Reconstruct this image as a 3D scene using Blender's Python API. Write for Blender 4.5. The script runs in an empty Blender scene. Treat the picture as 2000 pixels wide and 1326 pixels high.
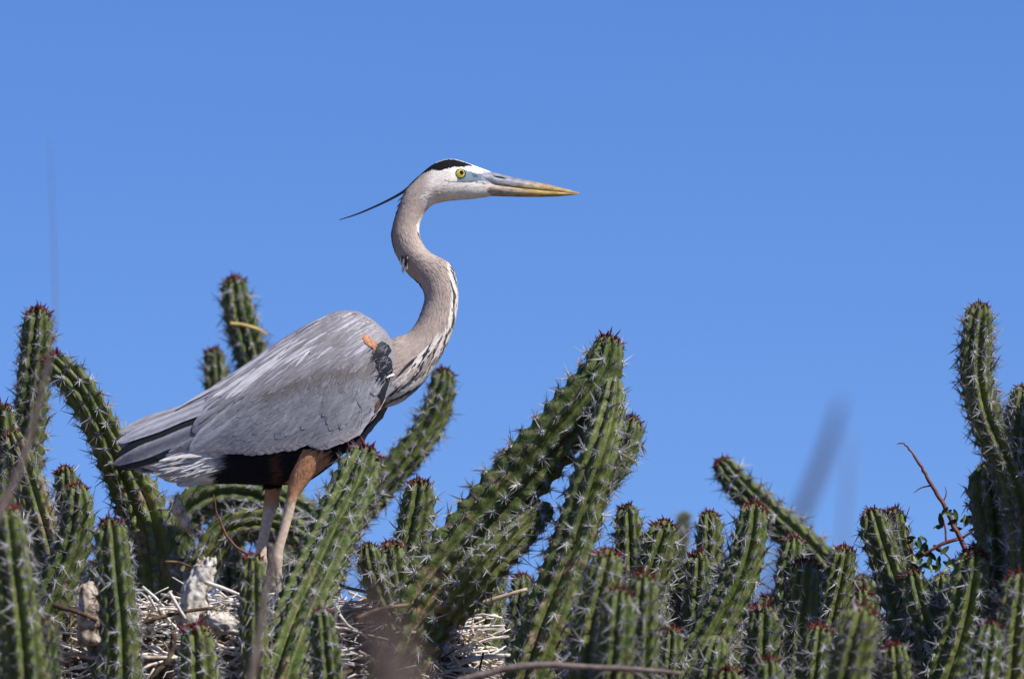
import bpy, math, random
import numpy as np
from mathutils import Vector, Matrix, noise as mnoise
random.seed(7); rng = np.random.default_rng(7)
SC = bpy.context.scene; COL = SC.collection

# ------------------------------------------------------------------ camera, sky, sun
S = 0.0008                       # metres per photograph pixel at the heron
DIST = 15.0; PITCH = math.radians(9.0); ZC = 0.80; LENS = 36*DIST/(2000*S)
cp, sp_ = math.cos(PITCH), math.sin(PITCH)
CAM = Vector((0, -DIST*cp, ZC - DIST*sp_))
cd = bpy.data.cameras.new('camera'); cam = bpy.data.objects.new('camera', cd); COL.objects.link(cam)
cam.location = CAM; cam.rotation_euler = (math.pi/2 + PITCH, 0, 0)
cd.lens = LENS; cd.sensor_width = 36; cd.clip_end = 5000; cd.clip_start = 0.1
cd.dof.use_dof = True; cd.dof.focus_distance = 14.97; cd.dof.aperture_fstop = 4.5
SC.camera = cam
SUN_AZ, SUN_EL = math.radians(55), math.radians(48)    # azimuth to the right of the camera's back
sdir = Vector((math.sin(SUN_AZ)*math.cos(SUN_EL), -math.cos(SUN_AZ)*math.cos(SUN_EL), math.sin(SUN_EL)))
wd = bpy.data.worlds.new('World'); SC.world = wd; wd.use_nodes = True
wn = wd.node_tree.nodes; wl = wd.node_tree.links; wn.clear()
sky = wn.new('ShaderNodeTexSky'); sky.sky_type = 'NISHITA'; sky.sun_disc = False
sky.sun_elevation = SUN_EL; sky.sun_rotation = math.atan2(sdir.x, sdir.y)
sky.altitude = 2500; sky.air_density = 1.0; sky.dust_density = 0.0; sky.ozone_density = 3.0
bg = wn.new('ShaderNodeBackground'); bg.inputs['Strength'].default_value = 0.104
wo = wn.new('ShaderNodeOutputWorld')
hs = wn.new('ShaderNodeHueSaturation'); hs.inputs['Hue'].default_value = .518; hs.inputs['Saturation'].default_value = 1.28
wl.new(sky.outputs[0], hs.inputs['Color']); wl.new(hs.outputs[0], bg.inputs[0]); wl.new(bg.outputs[0], wo.inputs[0])
ld = bpy.data.lights.new('sun', 'SUN'); ld.energy = 5.0; ld.angle = math.radians(0.5); ld.color = (1, .955, .89)
lo = bpy.data.objects.new('sun', ld); COL.objects.link(lo); lo.rotation_euler = sdir.to_track_quat('Z', 'Y').to_euler()
SC.view_settings.view_transform = 'Standard'; SC.view_settings.look = 'None'
SC.view_settings.exposure = 0.38; SC.view_settings.gamma = 1.0
SC.cycles.use_denoising = True
SC.cycles.max_bounces = 6

def P(px, py, y=0.0):
    """a photograph pixel at depth y (metres behind the heron) -> the point in the place"""
    a = (px-1000)*S/DIST; b = -(py-663)*S/DIST
    d = Vector((a, cp - b*sp_, sp_ + b*cp))
    return CAM + d*((y-CAM.y)/d.y)

# ------------------------------------------------------------------ helpers
def tag(o, label=None, cat=None, group=None, kind=None):
    if label: o['label'] = label
    if cat: o['category'] = cat
    if group: o['group'] = group
    if kind: o['kind'] = kind
    return o
def empty(name, loc):
    o = bpy.data.objects.new(name, None); o.location = loc; o.empty_display_size = .05; COL.objects.link(o); return o
def mesh(name, verts, faces, mat, smooth=True, cols=None, uvs=None, floats=None):
    me = bpy.data.meshes.new(name)
    me.from_pydata([tuple(v) for v in verts], [], faces)
    if smooth: me.polygons.foreach_set('use_smooth', [True]*len(me.polygons))
    if cols is not None:
        a = me.color_attributes.new('Col', 'FLOAT_COLOR', 'POINT')
        c = np.ones((len(verts), 4), dtype=np.float32); c[:, :3] = cols; a.data.foreach_set('color', c.ravel())
    if floats:
        for k, v in floats.items():
            a = me.attributes.new(k, 'FLOAT', 'POINT'); a.data.foreach_set('value', np.asarray(v, dtype=np.float32))
    if mat: me.materials.append(mat)
    me.update(); return me
def obj(name, me, parent=None, mat4=None):
    o = bpy.data.objects.new(name, me); COL.objects.link(o)
    if parent: o.parent = parent
    if mat4 is not None: o.matrix_basis = mat4
    return o
def nset(node, **kw):
    for k, v in kw.items(): node.inputs[k].default_value = v
class MB:
    def __init__(self): self.v = []; self.f = []; self.c = []; self.a = []
    def add(self, v, f, c=None):
        n = len(self.v); self.v += list(v); self.f += [tuple(i+n for i in q) for q in f]
        if c is not None: self.c += list(c)
def catmull(pts, n):
    """dense resample of a list of tuples by Catmull-Rom, n pieces per span"""
    p = np.array(pts, dtype=float); q = np.vstack([2*p[0]-p[1], p, 2*p[-1]-p[-2]]); out = []
    for i in range(1, len(q)-2):
        for k in range(n):
            t = k/n; a, b, c, d = q[i-1], q[i], q[i+1], q[i+2]
            out.append(.5*((2*b)+(c-a)*t+(2*a-5*b+4*c-d)*t*t+(3*b-a-3*c+d)*t**3))
    out.append(p[-1]); return np.array(out)
def tube(path, radii, sides=6, cap=True, jit=0.0):
    """tube along world points; returns verts, faces"""
    path = [Vector(p) for p in path]; V = []; F = []; n = len(path)
    t = (path[1]-path[0]).normalized(); ref = t.orthogonal().normalized()
    for i, p in enumerate(path):
        t = (path[min(i+1, n-1)]-path[max(i-1, 0)]).normalized()
        ref = (ref - t*ref.dot(t)).normalized(); bi = t.cross(ref)
        for k in range(sides):
            a = 2*math.pi*k/sides; r = radii[i]*(1+random.uniform(-jit, jit))
            V.append(p + (ref*math.cos(a)+bi*math.sin(a))*r)
    for i in range(n-1):
        for k in range(sides):
            k2 = (k+1) % sides
            F.append((i*sides+k, i*sides+k2, (i+1)*sides+k2, (i+1)*sides+k))
    if cap:
        F.append(tuple(range(sides-1, -1, -1))); F.append(tuple((n-1)*sides+k for k in range(sides)))
    return V, F

# ------------------------------------------------------------------ materials
def newmat(name, rough=.6, spec=.3):
    m = bpy.data.materials.new(name); m.use_nodes = True; nt = m.node_tree
    b = nt.nodes['Principled BSDF']; b.inputs['Roughness'].default_value = rough
    b.inputs['Specular IOR Level'].default_value = spec
    return m, nt, b
def N(nt, t, **kw):
    n = nt.nodes.new(t)
    for k, v in kw.items(): setattr(n, k, v)
    return n
def ramp(nt, stops, interp='LINEAR'):
    r = N(nt, 'ShaderNodeValToRGB'); r.color_ramp.interpolation = interp
    e = r.color_ramp.elements
    while len(e) < len(stops): e.new(.5)
    for x, (p, c) in zip(e, stops): x.position = p; x.color = (*c, 1) if len(c) == 3 else c
    return r
def mixc(nt, fac, a, b, mode='MIX'):
    m = N(nt, 'ShaderNodeMix', data_type='RGBA', blend_type=mode)
    for sock, val in ((m.inputs[0], fac), (m.inputs[6], a), (m.inputs[7], b)):
        if isinstance(val, bpy.types.NodeSocket): nt.links.new(val, sock)
        elif isinstance(val, (int, float)): sock.default_value = val
        else: sock.default_value = (*val, 1)
    return m.outputs[2]
def noise(nt, scale, detail=3, rough=.5, vec=None):
    n = N(nt, 'ShaderNodeTexNoise'); nset(n, Scale=scale, Detail=detail, Roughness=rough)
    if vec is not None: nt.links.new(vec, n.inputs['Vector'])
    return n
def bump(nt, b, h, strength, dist):
    n = N(nt, 'ShaderNodeBump'); nset(n, Strength=strength, Distance=dist)
    nt.links.new(h, n.inputs['Height']); nt.links.new(n.outputs[0], b.inputs['Normal'])

def mat_cactus():
    m, nt, b = newmat('cactus_skin', .55, .22); L = nt.links
    tc = N(nt, 'ShaderNodeTexCoord'); oi = N(nt, 'ShaderNodeObjectInfo')
    n1 = noise(nt, 9, 4, .6, tc.outputs['Object']); n2 = noise(nt, 60, 4, .6, tc.outputs['Object']); n3 = noise(nt, 34, 5, .65, tc.outputs['Object'])
    r1 = ramp(nt, [(.30, (.034, .057, .015)), (.52, (.074, .108, .023)), (.72, (.145, .176, .038))]); L.new(n1.outputs[0], r1.inputs[0])
    hue = N(nt, 'ShaderNodeHueSaturation')
    mr = N(nt, 'ShaderNodeMapRange'); L.new(oi.outputs['Random'], mr.inputs[0]); mr.inputs[3].default_value = .475; mr.inputs[4].default_value = .52
    mv = N(nt, 'ShaderNodeMapRange'); L.new(oi.outputs['Random'], mv.inputs[0]); mv.inputs[3].default_value = 1.15; mv.inputs[4].default_value = .85
    L.new(r1.outputs[0], hue.inputs['Color']); L.new(mr.outputs[0], hue.inputs['Hue']); L.new(mv.outputs[0], hue.inputs['Value'])
    r2 = ramp(nt, [(.40, (0, 0, 0)), (.62, (.65, .65, .65))]); L.new(n2.outputs[0], r2.inputs[0])
    c = mixc(nt, r2.outputs[0], hue.outputs[0], (.125, .135, .055))
    n5 = noise(nt, 150, 2, .5, tc.outputs['Object']); r5 = ramp(nt, [(.60, (0, 0, 0)), (.68, (.7, .7, .7))]); L.new(n5.outputs[0], r5.inputs[0])
    c = mixc(nt, r5.outputs[0], c, (.20, .13, .06))
    # corky scars: more of them further from the tip
    at = N(nt, 'ShaderNodeAttribute', attribute_name='age')
    add = N(nt, 'ShaderNodeMath', operation='MULTIPLY_ADD'); L.new(at.outputs['Fac'], add.inputs[0]); add.inputs[1].default_value = .17; L.new(n3.outputs[0], add.inputs[2])
    r3 = ramp(nt, [(.66, (0, 0, 0)), (.74, (1, 1, 1))]); L.new(add.outputs[0], r3.inputs[0])
    n4 = noise(nt, 110, 3, .6, tc.outputs['Object'])
    r4 = ramp(nt, [(.3, (.10, .065, .035)), (.6, (.27, .20, .12)), (.8, (.36, .31, .24))]); L.new(n4.outputs[0], r4.inputs[0])
    c = mixc(nt, r3.outputs[0], c, r4.outputs[0])
    L.new(c, b.inputs['Base Color'])
    bump(nt, b, n2.outputs[0], .6, .005)
    return m
def mat_vcol(name, rough, spec, nscale, namt, bscale=None, bstr=.3, sheen=0, stretch=None):
    m, nt, b = newmat(name, rough, spec); L = nt.links
    at = N(nt, 'ShaderNodeAttribute', attribute_name='Col'); tc = N(nt, 'ShaderNodeTexCoord'); vec = tc.outputs['Object']
    if stretch:
        vr = N(nt, 'ShaderNodeVectorRotate', rotation_type='Y_AXIS'); L.new(vec, vr.inputs['Vector']); vr.inputs['Angle'].default_value = stretch[0]
        mp = N(nt, 'ShaderNodeMapping'); L.new(vr.outputs[0], mp.inputs[0]); mp.inputs['Scale'].default_value = stretch[1]; vec = mp.outputs[0]
    n = noise(nt, nscale, 4, .6, vec)
    r = ramp(nt, [(.25, (1-namt,)*3), (.75, (1+namt,)*3)]); L.new(n.outputs[0], r.inputs[0])
    L.new(mixc(nt, 1.0, at.outputs['Color'], r.outputs[0], 'MULTIPLY'), b.inputs['Base Color'])
    if sheen: b.inputs['Sheen Weight'].default_value = sheen; b.inputs['Sheen Roughness'].default_value = .6
    if bscale:
        n2 = noise(nt, bscale, 3, .6, vec); bump(nt, b, n2.outputs[0], bstr, .003)
    return m
def mat_simple(name, stops, scale, rough=.7, spec=.25, bstr=.3, rand=0.0, detail=4):
    m, nt, b = newmat(name, rough, spec); L = nt.links
    tc = N(nt, 'ShaderNodeTexCoord'); n = noise(nt, scale, detail, .6, tc.outputs['Object'])
    fac = n.outputs[0]
    if rand:
        oi = N(nt, 'ShaderNodeObjectInfo'); ma = N(nt, 'ShaderNodeMath', operation='MULTIPLY_ADD')
        sb = N(nt, 'ShaderNodeMath', operation='SUBTRACT'); L.new(oi.outputs['Random'], sb.inputs[0]); sb.inputs[1].default_value = .5
        L.new(sb.outputs[0], ma.inputs[0]); ma.inputs[1].default_value = rand; L.new(fac, ma.inputs[2]); fac = ma.outputs[0]
    r = ramp(nt, stops); L.new(fac, r.inputs[0]); L.new(r.outputs[0], b.inputs['Base Color'])
    if bstr: bump(nt, b, n.outputs[0], bstr, .004)
    return m
M = {}
M['cactus'] = mat_cactus()
M['spine'] = mat_simple('cactus_spine', [(.2, (.10, .092, .095)), (.5, (.23, .225, .235)), (.8, (.42, .41, .41))], 40, .5, .3, 0, rand=.9)
M['tip'] = mat_simple('cactus_tip', [(.3, (.035, .008, .012)), (.55, (.13, .018, .022)), (.8, (.26, .05, .04))], 160, .6, .2, 0, rand=.2)
M['plume'] = mat_vcol('plumage', .8, .1, 90, .12, 260, .15)
M['feather'] = mat_vcol('feather', .6, .2, 1.0, .30, 1.4, .25, stretch=(math.radians(34), (38, 300, 300)))
M['bill'] = mat_vcol('bill_horn', .42, .4, 1.0, .55, 1.5, .2, stretch=(math.radians(-8), (70, 260, 320)))
M['iris'] = mat_simple('iris_yellow', [(.3, (.55, .42, .04)), (.7, (.78, .66, .10))], 400, .15, .5, 0)
M['black_eye'] = mat_simple('eye_black', [(.3, (.004, .004, .004)), (.7, (.012, .010, .008))], 100, .12, .6, 0)
M['stick'] = mat_simple('weathered_stick', [(.24, (.07, .045, .028)), (.38, (.22, .145, .085)), (.50, (.34, .25, .165)), (.62, (.44, .36, .28)), (.76, (.68, .63, .57))], 45, .8, .15, .5, rand=.75)
M['lining'] = mat_simple('nest_lining', [(.3, (.03, .022, .016)), (.55, (.12, .09, .06)), (.8, (.30, .24, .18))], 60, .9, .1, .8)
M['guano'] = mat_simple('whitewashed_wood', [(.32, (.10, .075, .05)), (.43, (.40, .34, .27)), (.54, (.58, .54, .48)), (.8, (.76, .73, .69))], 70, .85, .15, 1.0, detail=7)
M['husk'] = mat_simple('peeling_husk', [(.32, (.10, .085, .04)), (.45, (.26, .20, .13)), (.55, (.44, .36, .30)), (.7, (.62, .57, .52))], 60, .85, .15, 1.0, detail=7)
M['bark'] = mat_simple('grey_bark', [(.3, (.10, .075, .065)), (.6, (.20, .16, .145)), (.8, (.30, .25, .23))], 60, .85, .15, .5)
M['stump'] = mat_simple('brown_bark', [(.3, (.05, .036, .032)), (.6, (.11, .082, .075)), (.8, (.16, .125, .115))], 30, .9, .1, .5)
M['redtwig'] = mat_simple('red_bark', [(.3, (.09, .028, .022)), (.6, (.17, .06, .045)), (.8, (.25, .12, .09))], 120, .6, .3, .2)
M['leaf'] = mat_simple('small_leaf', [(.3, (.025, .045, .012)), (.6, (.05, .085, .02)), (.8, (.09, .12, .03))], 90, .45, .4, .2, rand=.3)
M['straw'] = mat_simple('dry_straw', [(.3, (.42, .28, .08)), (.7, (.62, .46, .18))], 90, .6, .3, .2)
M['soil'] = mat_simple('soil', [(.3, (.08, .058, .04)), (.55, (.14, .10, .07)), (.8, (.20, .155, .11))], 3, .95, .1, .6, detail=10)

# ------------------------------------------------------------------ ground: a stony crest that drops towards the camera
ys = [-400, -120, -50, -30, -22, -18, -15, -12, -9, -6, -4, -2.6, -1.6, -.8, 0, .8, 1.6, 3, 6, 12, 30, 80, 250, 900, 3000]
xs = [-3000, -800, -200, -60, -20, -9, -5, -3, -2, -1.2, -.6, 0, .6, 1.2, 2, 3, 5, 9, 20, 60, 200, 800, 3000]
def gz(x, y):
    if y > -1.8: z = 0 if y < 4 else -(min(y, 60)-4)*.06
    else:
        t = min(1, (-1.8-y)/13.5); z = (CAM.z-1.55)*(t*t*(3-2*t)*.55+t*.45)
    return z + (.03*mnoise.noise((x*.7, y*.7, 0)) if abs(x) < 30 and abs(y) < 40 else 0)
gv = [(x, y, gz(x, y)) for y in ys for x in xs]; w_ = len(xs)
gf = [(j*w_+i, j*w_+i+1, (j+1)*w_+i+1, (j+1)*w_+i) for j in range(len(ys)-1) for i in range(w_-1)]
tag(obj('ground', mesh('ground', gv, gf, M['soil'])), kind='structure')

# ------------------------------------------------------------------ cactus kit
def cone(p, d, L, r, sides=3):
    """a spine from p along d"""
    d = d.normalized(); u = d.orthogonal().normalized(); w = d.cross(u)
    a0 = random.random()*6.28; V = []
    for k in range(sides):
        a = a0+2*math.pi*k/sides; V.append(p+(u*math.cos(a)+w*math.sin(a))*r)
    for k in range(sides):
        a = a0+2*math.pi*k/sides; V.append(p+d*L*.6+(u*math.cos(a)+w*math.sin(a))*r*.62)
    V.append(p+d*L); F = []
    for k in range(sides):
        k2 = (k+1) % sides; F.append((k, k2, sides+k2, sides+k)); F.append((sides+k, sides+k2, 2*sides))
    return V, F
CLV = []
for i in range(14):                      # star-shaped spine clusters, shared by all the stems
    mb = MB()
    n = random.randint(10, 14)
    for k in range(n):
        a = 2*math.pi*(k+random.uniform(-.3, .3))/n; el = random.uniform(.12, .75)
        mb.add(*cone(Vector((0, 0, -.0005)), Vector((math.cos(a), math.sin(a), el)), random.uniform(.007, .017), random.uniform(.0004, .0007)))
    for k in range(random.choice((1, 1, 2, 3))):
        a = random.uniform(0, 6.28); el = random.uniform(.35, 1.6)
        mb.add(*cone(Vector((0, 0, -.0005)), Vector((math.cos(a), math.sin(a), el)), random.uniform(.015, .030), random.uniform(.0007, .0011), 4))
    # the woolly areole pad
    b = [Vector((math.cos(a)*.0036, math.sin(a)*.0036, -.0015)) for a in [k*math.pi/3 for k in range(6)]]
    mb.add(b+[Vector((0, 0, .0024))], [(k, (k+1) % 6, 6) for k in range(6)])
    CLV.append((mb.v, mb.f))
CLM = [mesh('spine_cluster', v, f, M['spine'], False) for v, f in CLV]
TIPM = []
for i in range(6):                        # maroon crowns of young spines
    mb = MB()
    for k in range(90):
        a = random.uniform(0, 6.28); q = math.sqrt(random.uniform(.0, .80)); rr = q*.027*.93
        p = Vector((math.cos(a)*rr, math.sin(a)*rr, -1.25*.027*(1-(1-q*q)**.4167)-.0015))
        mb.add(*cone(p, Vector((math.cos(a)*q*1.2+random.uniform(-.5, .5), math.sin(a)*q*1.2+random.uniform(-.5, .5), random.uniform(.4, 1.1))), random.uniform(.005, .010) if random.random() < .85 else random.uniform(.012, .021), random.uniform(.0012, .0026), 4))
    TIPM.append(mesh('tip', mb.v, mb.f, M['tip'], False))

def stem(path, widths, parent_obj, base, ribs=9, spacing=28, clusters=True, tip=True, twist=.25, tipscale=1.0, detail=1.0, dead=0.0):
    """path: (px,py,y) from the tip down; widths in pixels; the mesh is relative to base"""
    pts = [P(*p) for p in path]
    n = max(2, int(5*detail)); dense = catmull([(p.x, p.y, p.z, w) for p, w in zip(pts, widths)], 8)
    seg = np.linalg.norm(np.diff(dense[:, :3], axis=0), axis=1); s = np.concatenate([[0], np.cumsum(seg)]); Ltot = s[-1]
    step = .0062/detail; m = max(10, int(Ltot/step))
    R0 = dense[0, 3]*S/2
    # extra rings near the dome of the tip
    ss = np.concatenate([R0*1.25*np.array([0.004, .05, .14, .28, .46, .70]), np.linspace(R0*1.25, Ltot, m)]) if tip else np.linspace(0, Ltot, m)
    Q = np.stack([np.interp(ss, s, dense[:, k]) for k in range(4)], 1)
    per = 6; sides = ribs*per; V = []; F = []; age = []
    t0 = Vector(Q[1, :3]-Q[0, :3]).normalized(); ref = t0.orthogonal().normalized()
    ph0 = random.uniform(0, 6.28); seed = random.uniform(0, 100); frames = []
    sp = spacing*S; stag = [random.random() for _ in range(ribs)]
    for i in range(len(ss)):
        p = Vector(Q[i, :3]); a = max(i-1, 0); b = min(i+1, len(ss)-1)
        t = Vector(Q[b, :3]-Q[a, :3]).normalized(); ref = (ref-t*ref.dot(t)).normalized(); bi = t.cross(ref)
        R = Q[i, 3]*S/2*.94*(1+.05*mnoise.noise((seed, ss[i]*14, 0)))
        if tip:
            x = min(1, ss[i]/(R0*1.25)); R *= math.sqrt(max(0, 1-(1-x)**2.4))*1.0 if x < 1 else 1
        tw = ph0+twist*ss[i]/.2+.12*mnoise.noise((seed+9, ss[i]*9, 3)); frames.append((p, t, ref.copy(), bi, R, tw))
        dep = .47
        for k in range(sides):
            th = 2*math.pi*k/sides; c = abs(math.cos(ribs*th/2)); rib = int(round(k/per)) % ribs
            wob = .5+.5*math.cos(2*math.pi*(ss[i]/sp+stag[rib]))
            prof = 1-dep*(1-c**.8)+.12*wob**2*c**2-.05*(1-wob)**6*c
            nz = 1+.05*mnoise.noise((seed+math.cos(th)*1.6, math.sin(th)*1.6, ss[i]*45))+.03*mnoise.noise((seed+math.cos(th)*5, math.sin(th)*5, ss[i]*130))
            V.append(p+(ref*math.cos(th+tw)+bi*math.sin(th+tw))*R*prof*nz-base); age.append(min(1.0, max(0, ss[i]-.06)/.45)+dead)
    for i in range(len(ss)-1):
        for k in range(sides):
            k2 = (k+1) % sides; F.append((i*sides+k, (i+1)*sides+k, (i+1)*sides+k2, i*sides+k2))
    if tip: F.append(tuple(range(sides)))
    else: F.append(tuple(range(sides)))
    so = obj('stem', mesh('stem', V, F, M['cactus'], True, floats={'age': age}), parent_obj)
    joined = MB(); cnt = 0
    k_sp = [0]*ribs
    def at(sv):
        i = min(len(ss)-1, max(0, np.searchsorted(ss, sv)-1)); return frames[i]
    for r in range(ribs):
        j = 0
        while True:
            # areoles sit where the wobble peaks
            sv = (j-stag[r])*sp; j += 1
            if sv < R0*.5: continue
            if sv > Ltot-.01: break
            p, t, rf, bi, R, tw = at(sv)
            th = 2*math.pi*r/ribs+tw; nrm = rf*math.cos(th)+bi*math.sin(th)
            pos = p+nrm*R*1.10
            if pos.z < .16: break
            if sv < R0*1.2: nrm = (nrm - t*.7).normalized()
            sc = random.uniform(.75, 1.25)*(0.8+.2*min(1, R/.03))*(.7 if sv < R0*1.3 else 1)
            zq = nrm; xq = t.cross(zq).normalized(); yq = zq.cross(xq); a = random.uniform(0, 6.28)
            x2 = xq*math.cos(a)+yq*math.sin(a); y2 = zq.cross(x2)
            mt = Matrix(((x2.x, y2.x, zq.x, 0), (x2.y, y2.y, zq.y, 0), (x2.z, y2.z, zq.z, 0), (0, 0, 0, 1)))
            mt = Matrix.Translation(pos-base) @ mt @ Matrix.Scale(sc, 4)
            vi = random.randrange(len(CLM))
            inview = clusters and nrm.y < .25 and pos.z > .24
            if inview: obj('spine_cluster', CLM[vi], so, mt)
            else: joined.add([mt @ v for v in CLV[vi][0]], CLV[vi][1])
    if joined.v:
        tag(obj('spines', mesh('spines', joined.v, joined.f, M['spine'], False), so), kind='stuff')
    if tip:
        p, t, rf, bi, R, tw = frames[0]
        zq = -t; xq = rf; yq = zq.cross(xq)
        mt = Matrix.Translation(p-base) @ Matrix(((xq.x, yq.x, zq.x, 0), (xq.y, yq.y, zq.y, 0), (xq.z, yq.z, zq.z, 0), (0, 0, 0, 1))) @ Matrix.Scale(R0/.027*min(1.0, .55+.45*tipscale), 4)
        if tipscale > .15: obj('tip', random.choice(TIPM), so, mt)
    return so
def to_ground(path):
    """carry a stem on below the picture until it stands on the ground"""
    a, b = path[-2], path[-1]; p = P(*b)
    d = ((b[0]-a[0])/max(20, abs(b[1]-a[1])))
    out = list(path); x, y, yd = b
    for k in range(8):
        y += 70; d *= .7; x += d*70; out.append((x, y, yd))
        if P(x, y, yd).z < -.02: break
    return out
def cactus(label, stems, group=None, clusters=True, **kw):
    """stems: list of (path[(px,py)], width or widths, depth or depths, options); the first one stands on the ground"""
    root = None
    for i, (pts, w, y, o) in enumerate(stems):
        yl = y if isinstance(y, (list, tuple)) else [y]*len(pts)
        path = [(a, b, c) for (a, b), c in zip(pts, yl)]; wl_ = list(w) if isinstance(w, (list, tuple)) else [w*.9]+[w]*(len(pts)-1)
        opt = dict(kw); opt.update(o); join = opt.pop('join', False)
        if not join:
            n0 = len(path); path = to_ground(path); wl_ += [wl_[-1]]*(len(path)-n0)
        if root is None:
            base = P(*path[-1]); base.z = 0
            root = empty('cactus', base); tag(root, label, 'cactus', group)
        stem(path, wl_, root, base, clusters=clusters, **opt)
    return root
exec_cactus = []
def C(label, *stems, **kw): exec_cactus.append((label, stems, kw))
D = {}
# --- left of the heron
C('tall straight cactus stem with maroon tip standing behind the bent cactus', ([(75, 600), (72, 660), (64, 760), (56, 860), (46, 960), (40, 1080)], [58, 66, 70, 72, 74, 76], .38, D))
C('long bent cactus stem leaning out past the heron tail', ([(92, 697), (148, 752), (196, 832), (236, 912), (272, 985), (298, 1070), (310, 1150)], [52, 66, 72, 84, 98, 104, 104], [.10, .10, .12, .16, .18, .18, .18], dict(spacing=30, dead=.12)))
C('cactus stem with pale corky scar below the bent cactus tip', ([(20, 842), (40, 900), (66, 980), (92, 1060), (110, 1140)], [50, 60, 66, 70, 74], -.02, dict(dead=.75, tipscale=.5)))
C('cactus stem cut by the picture edge beside the scarred stem', ([(2, 790), (6, 850), (4, 930), (-8, 1040)], [58, 68, 74, 78], .12, D))
C('short cactus stem with small twin behind the dark spiny stem', ([(126, 910), (132, 970), (140, 1040), (140, 1120)], [44, 52, 58, 60], .10, D))
C('dark shaded spiny cactus stem with chewed brown tip left of nest', ([(149, 945), (152, 1000), (142, 1070), (108, 1150), (70, 1240)], [46, 62, 70, 76, 80], -.12, dict(spacing=30)))
C('bright green upright cactus stem standing in front of the nest, left of stump', ([(214, 1012), (220, 1080), (230, 1190), (238, 1326)], [58, 70, 76, 80], -.42, dict(spacing=31, twist=.05)))
C('soft blurred cactus stem in front of the scarred stem', ([(6, 985), (14, 1060), (34, 1190), (52, 1326)], [62, 78, 84, 88], -.85, D))
C('low grey-green cactus stub in front of the nest beside blurred stem', ([(85, 1208), (88, 1260), (92, 1326)], [40, 50, 54], -.75, D))
C('short cactus stem with maroon crown in front of the pale nest stump', ([(380, 1218), (386, 1270), (392, 1340)], [60, 74, 80], -.48, dict(tipscale=1.2)))
C('thin cactus stem standing right in front of the heron feet', ([(493, 1082), (494, 1140), (496, 1220), (500, 1326)], [46, 54, 58, 62], -.44, D))
C('small pale cactus stem between nest and bright green stem', ([(190, 1092), (196, 1150), (200, 1230)], [40, 50, 56], -.28, dict(dead=.5, tipscale=.5)))
C('tall cactus stem with dry yellow stalk on it behind heron back', ([(455, 540), (464, 600), (482, 665), (505, 740), (520, 830), (530, 920)], [54, 66, 72, 76, 78, 80], 1.0, D))
C('small cactus tip poking up behind the heron back below yellow stalk', ([(417, 680), (422, 730), (430, 800), (440, 900)], [44, 52, 58, 62], 1.1, D))
C('blurred arching cactus stem lying behind the heron legs', ([(640, 1046), (580, 1000), (500, 968), (420, 970), (360, 1010), (330, 1090)], [60, 76, 84, 86, 88, 88], .72, dict(tipscale=.01)))
C('second arching cactus stem, lower and darker, behind the heron legs', ([(655, 1100), (590, 1046), (510, 1024), (440, 1040), (400, 1100)], [54, 62, 68, 70, 70], .52, dict(tipscale=.01)))
# --- centre
C('stout leaning cactus stem with maroon tip in front of heron breast and legs', ([(716, 872), (698, 930), (655, 1030), (604, 1150), (566, 1250), (545, 1326)], [70, 92, 100, 106, 110, 112], [-.26, -.27, -.30, -.34, -.38, -.40], dict(spacing=31, ribs=10)))
C('bright curving cactus stem with maroon tip under the heron breast plumes', ([(868, 720), (856, 790), (826, 852), (778, 910), (728, 966), (676, 1030), (640, 1110)], [50, 60, 64, 66, 68, 70, 72], .75, D))
C('upright cactus stem with flat maroon crown between curving and giant stems', ([(820, 936), (816, 990), (806, 1060), (796, 1150)], [56, 70, 74, 78], .06, dict(tipscale=1.2)))
C('twin-headed dark cactus with bent crowns left of the giant leaning cactus',
  ([(762, 1058), (764, 1110), (780, 1180), (790, 1260)], [58, 74, 84, 90], -.20, dict(tipscale=1.2)), ([(718, 1060), (724, 1100), (748, 1160), (778, 1230)], [40, 54, 60, 60], -.22, dict(join=True)))
C('short cactus stem with small red tip in front of nest right of stout stem', ([(626, 1188), (634, 1250), (642, 1330)], [44, 56, 62], -.56, D))
C('giant forked cactus with thick leaning arm and maroon crown',
  ([(1199, 738), (1190, 800), (1172, 880), (1146, 970), (1112, 1080), (1072, 1200), (1040, 1290)], [40, 62, 76, 84, 92, 98, 100], [-.262, -.28, -.30, -.30, -.30, -.30, -.30], dict(tip=True, tipscale=.02, spacing=31)),
  ([(1192, 656), (1172, 730), (1118, 812), (1040, 905), (960, 1000), (885, 1095), (815, 1210), (770, 1330)], [62, 84, 108, 118, 124, 130, 136, 140], [-.22, -.22, -.22, -.21, -.20, -.20, -.20, -.2], dict(ribs=10, spacing=36, tipscale=1.15)),
  ([(1236, 812), (1222, 862), (1196, 912), (1160, 960)], [52, 62, 62, 56], [-.27, -.27, -.28, -.29], dict(join=True, tipscale=.7)),
  ([(1076, 985), (1010, 1048), (940, 1120), (880, 1200)], [40, 66, 76, 70], [-.24, -.26, -.26, -.22], dict(join=True, tipscale=.02, dead=.2)))
C('cactus tip peeping over the giant leaning cactus arm', ([(994, 878), (986, 930), (976, 1000), (960, 1100)], [46, 58, 62, 66], .10, D))
C('pale green slim cactus stem with pointed crown right of the forked cactus', ([(1224, 985), (1228, 1040), (1232, 1120), (1236, 1220)], [46, 58, 62, 66], .15, dict(tipscale=.7)))
C('dark bristly round-headed cactus stem between two slim stems', ([(1302, 1016), (1292, 1060), (1276, 1120), (1262, 1200)], [56, 70, 74, 78], -.02, dict(tipscale=1.2, spacing=26)))
C('blurred yellowish cactus tip far behind the round-headed stem', ([(1340, 998), (1330, 1040), (1322, 1110)], [26, 36, 40], 2.0, dict(tipscale=.01, dead=.2)))
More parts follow.
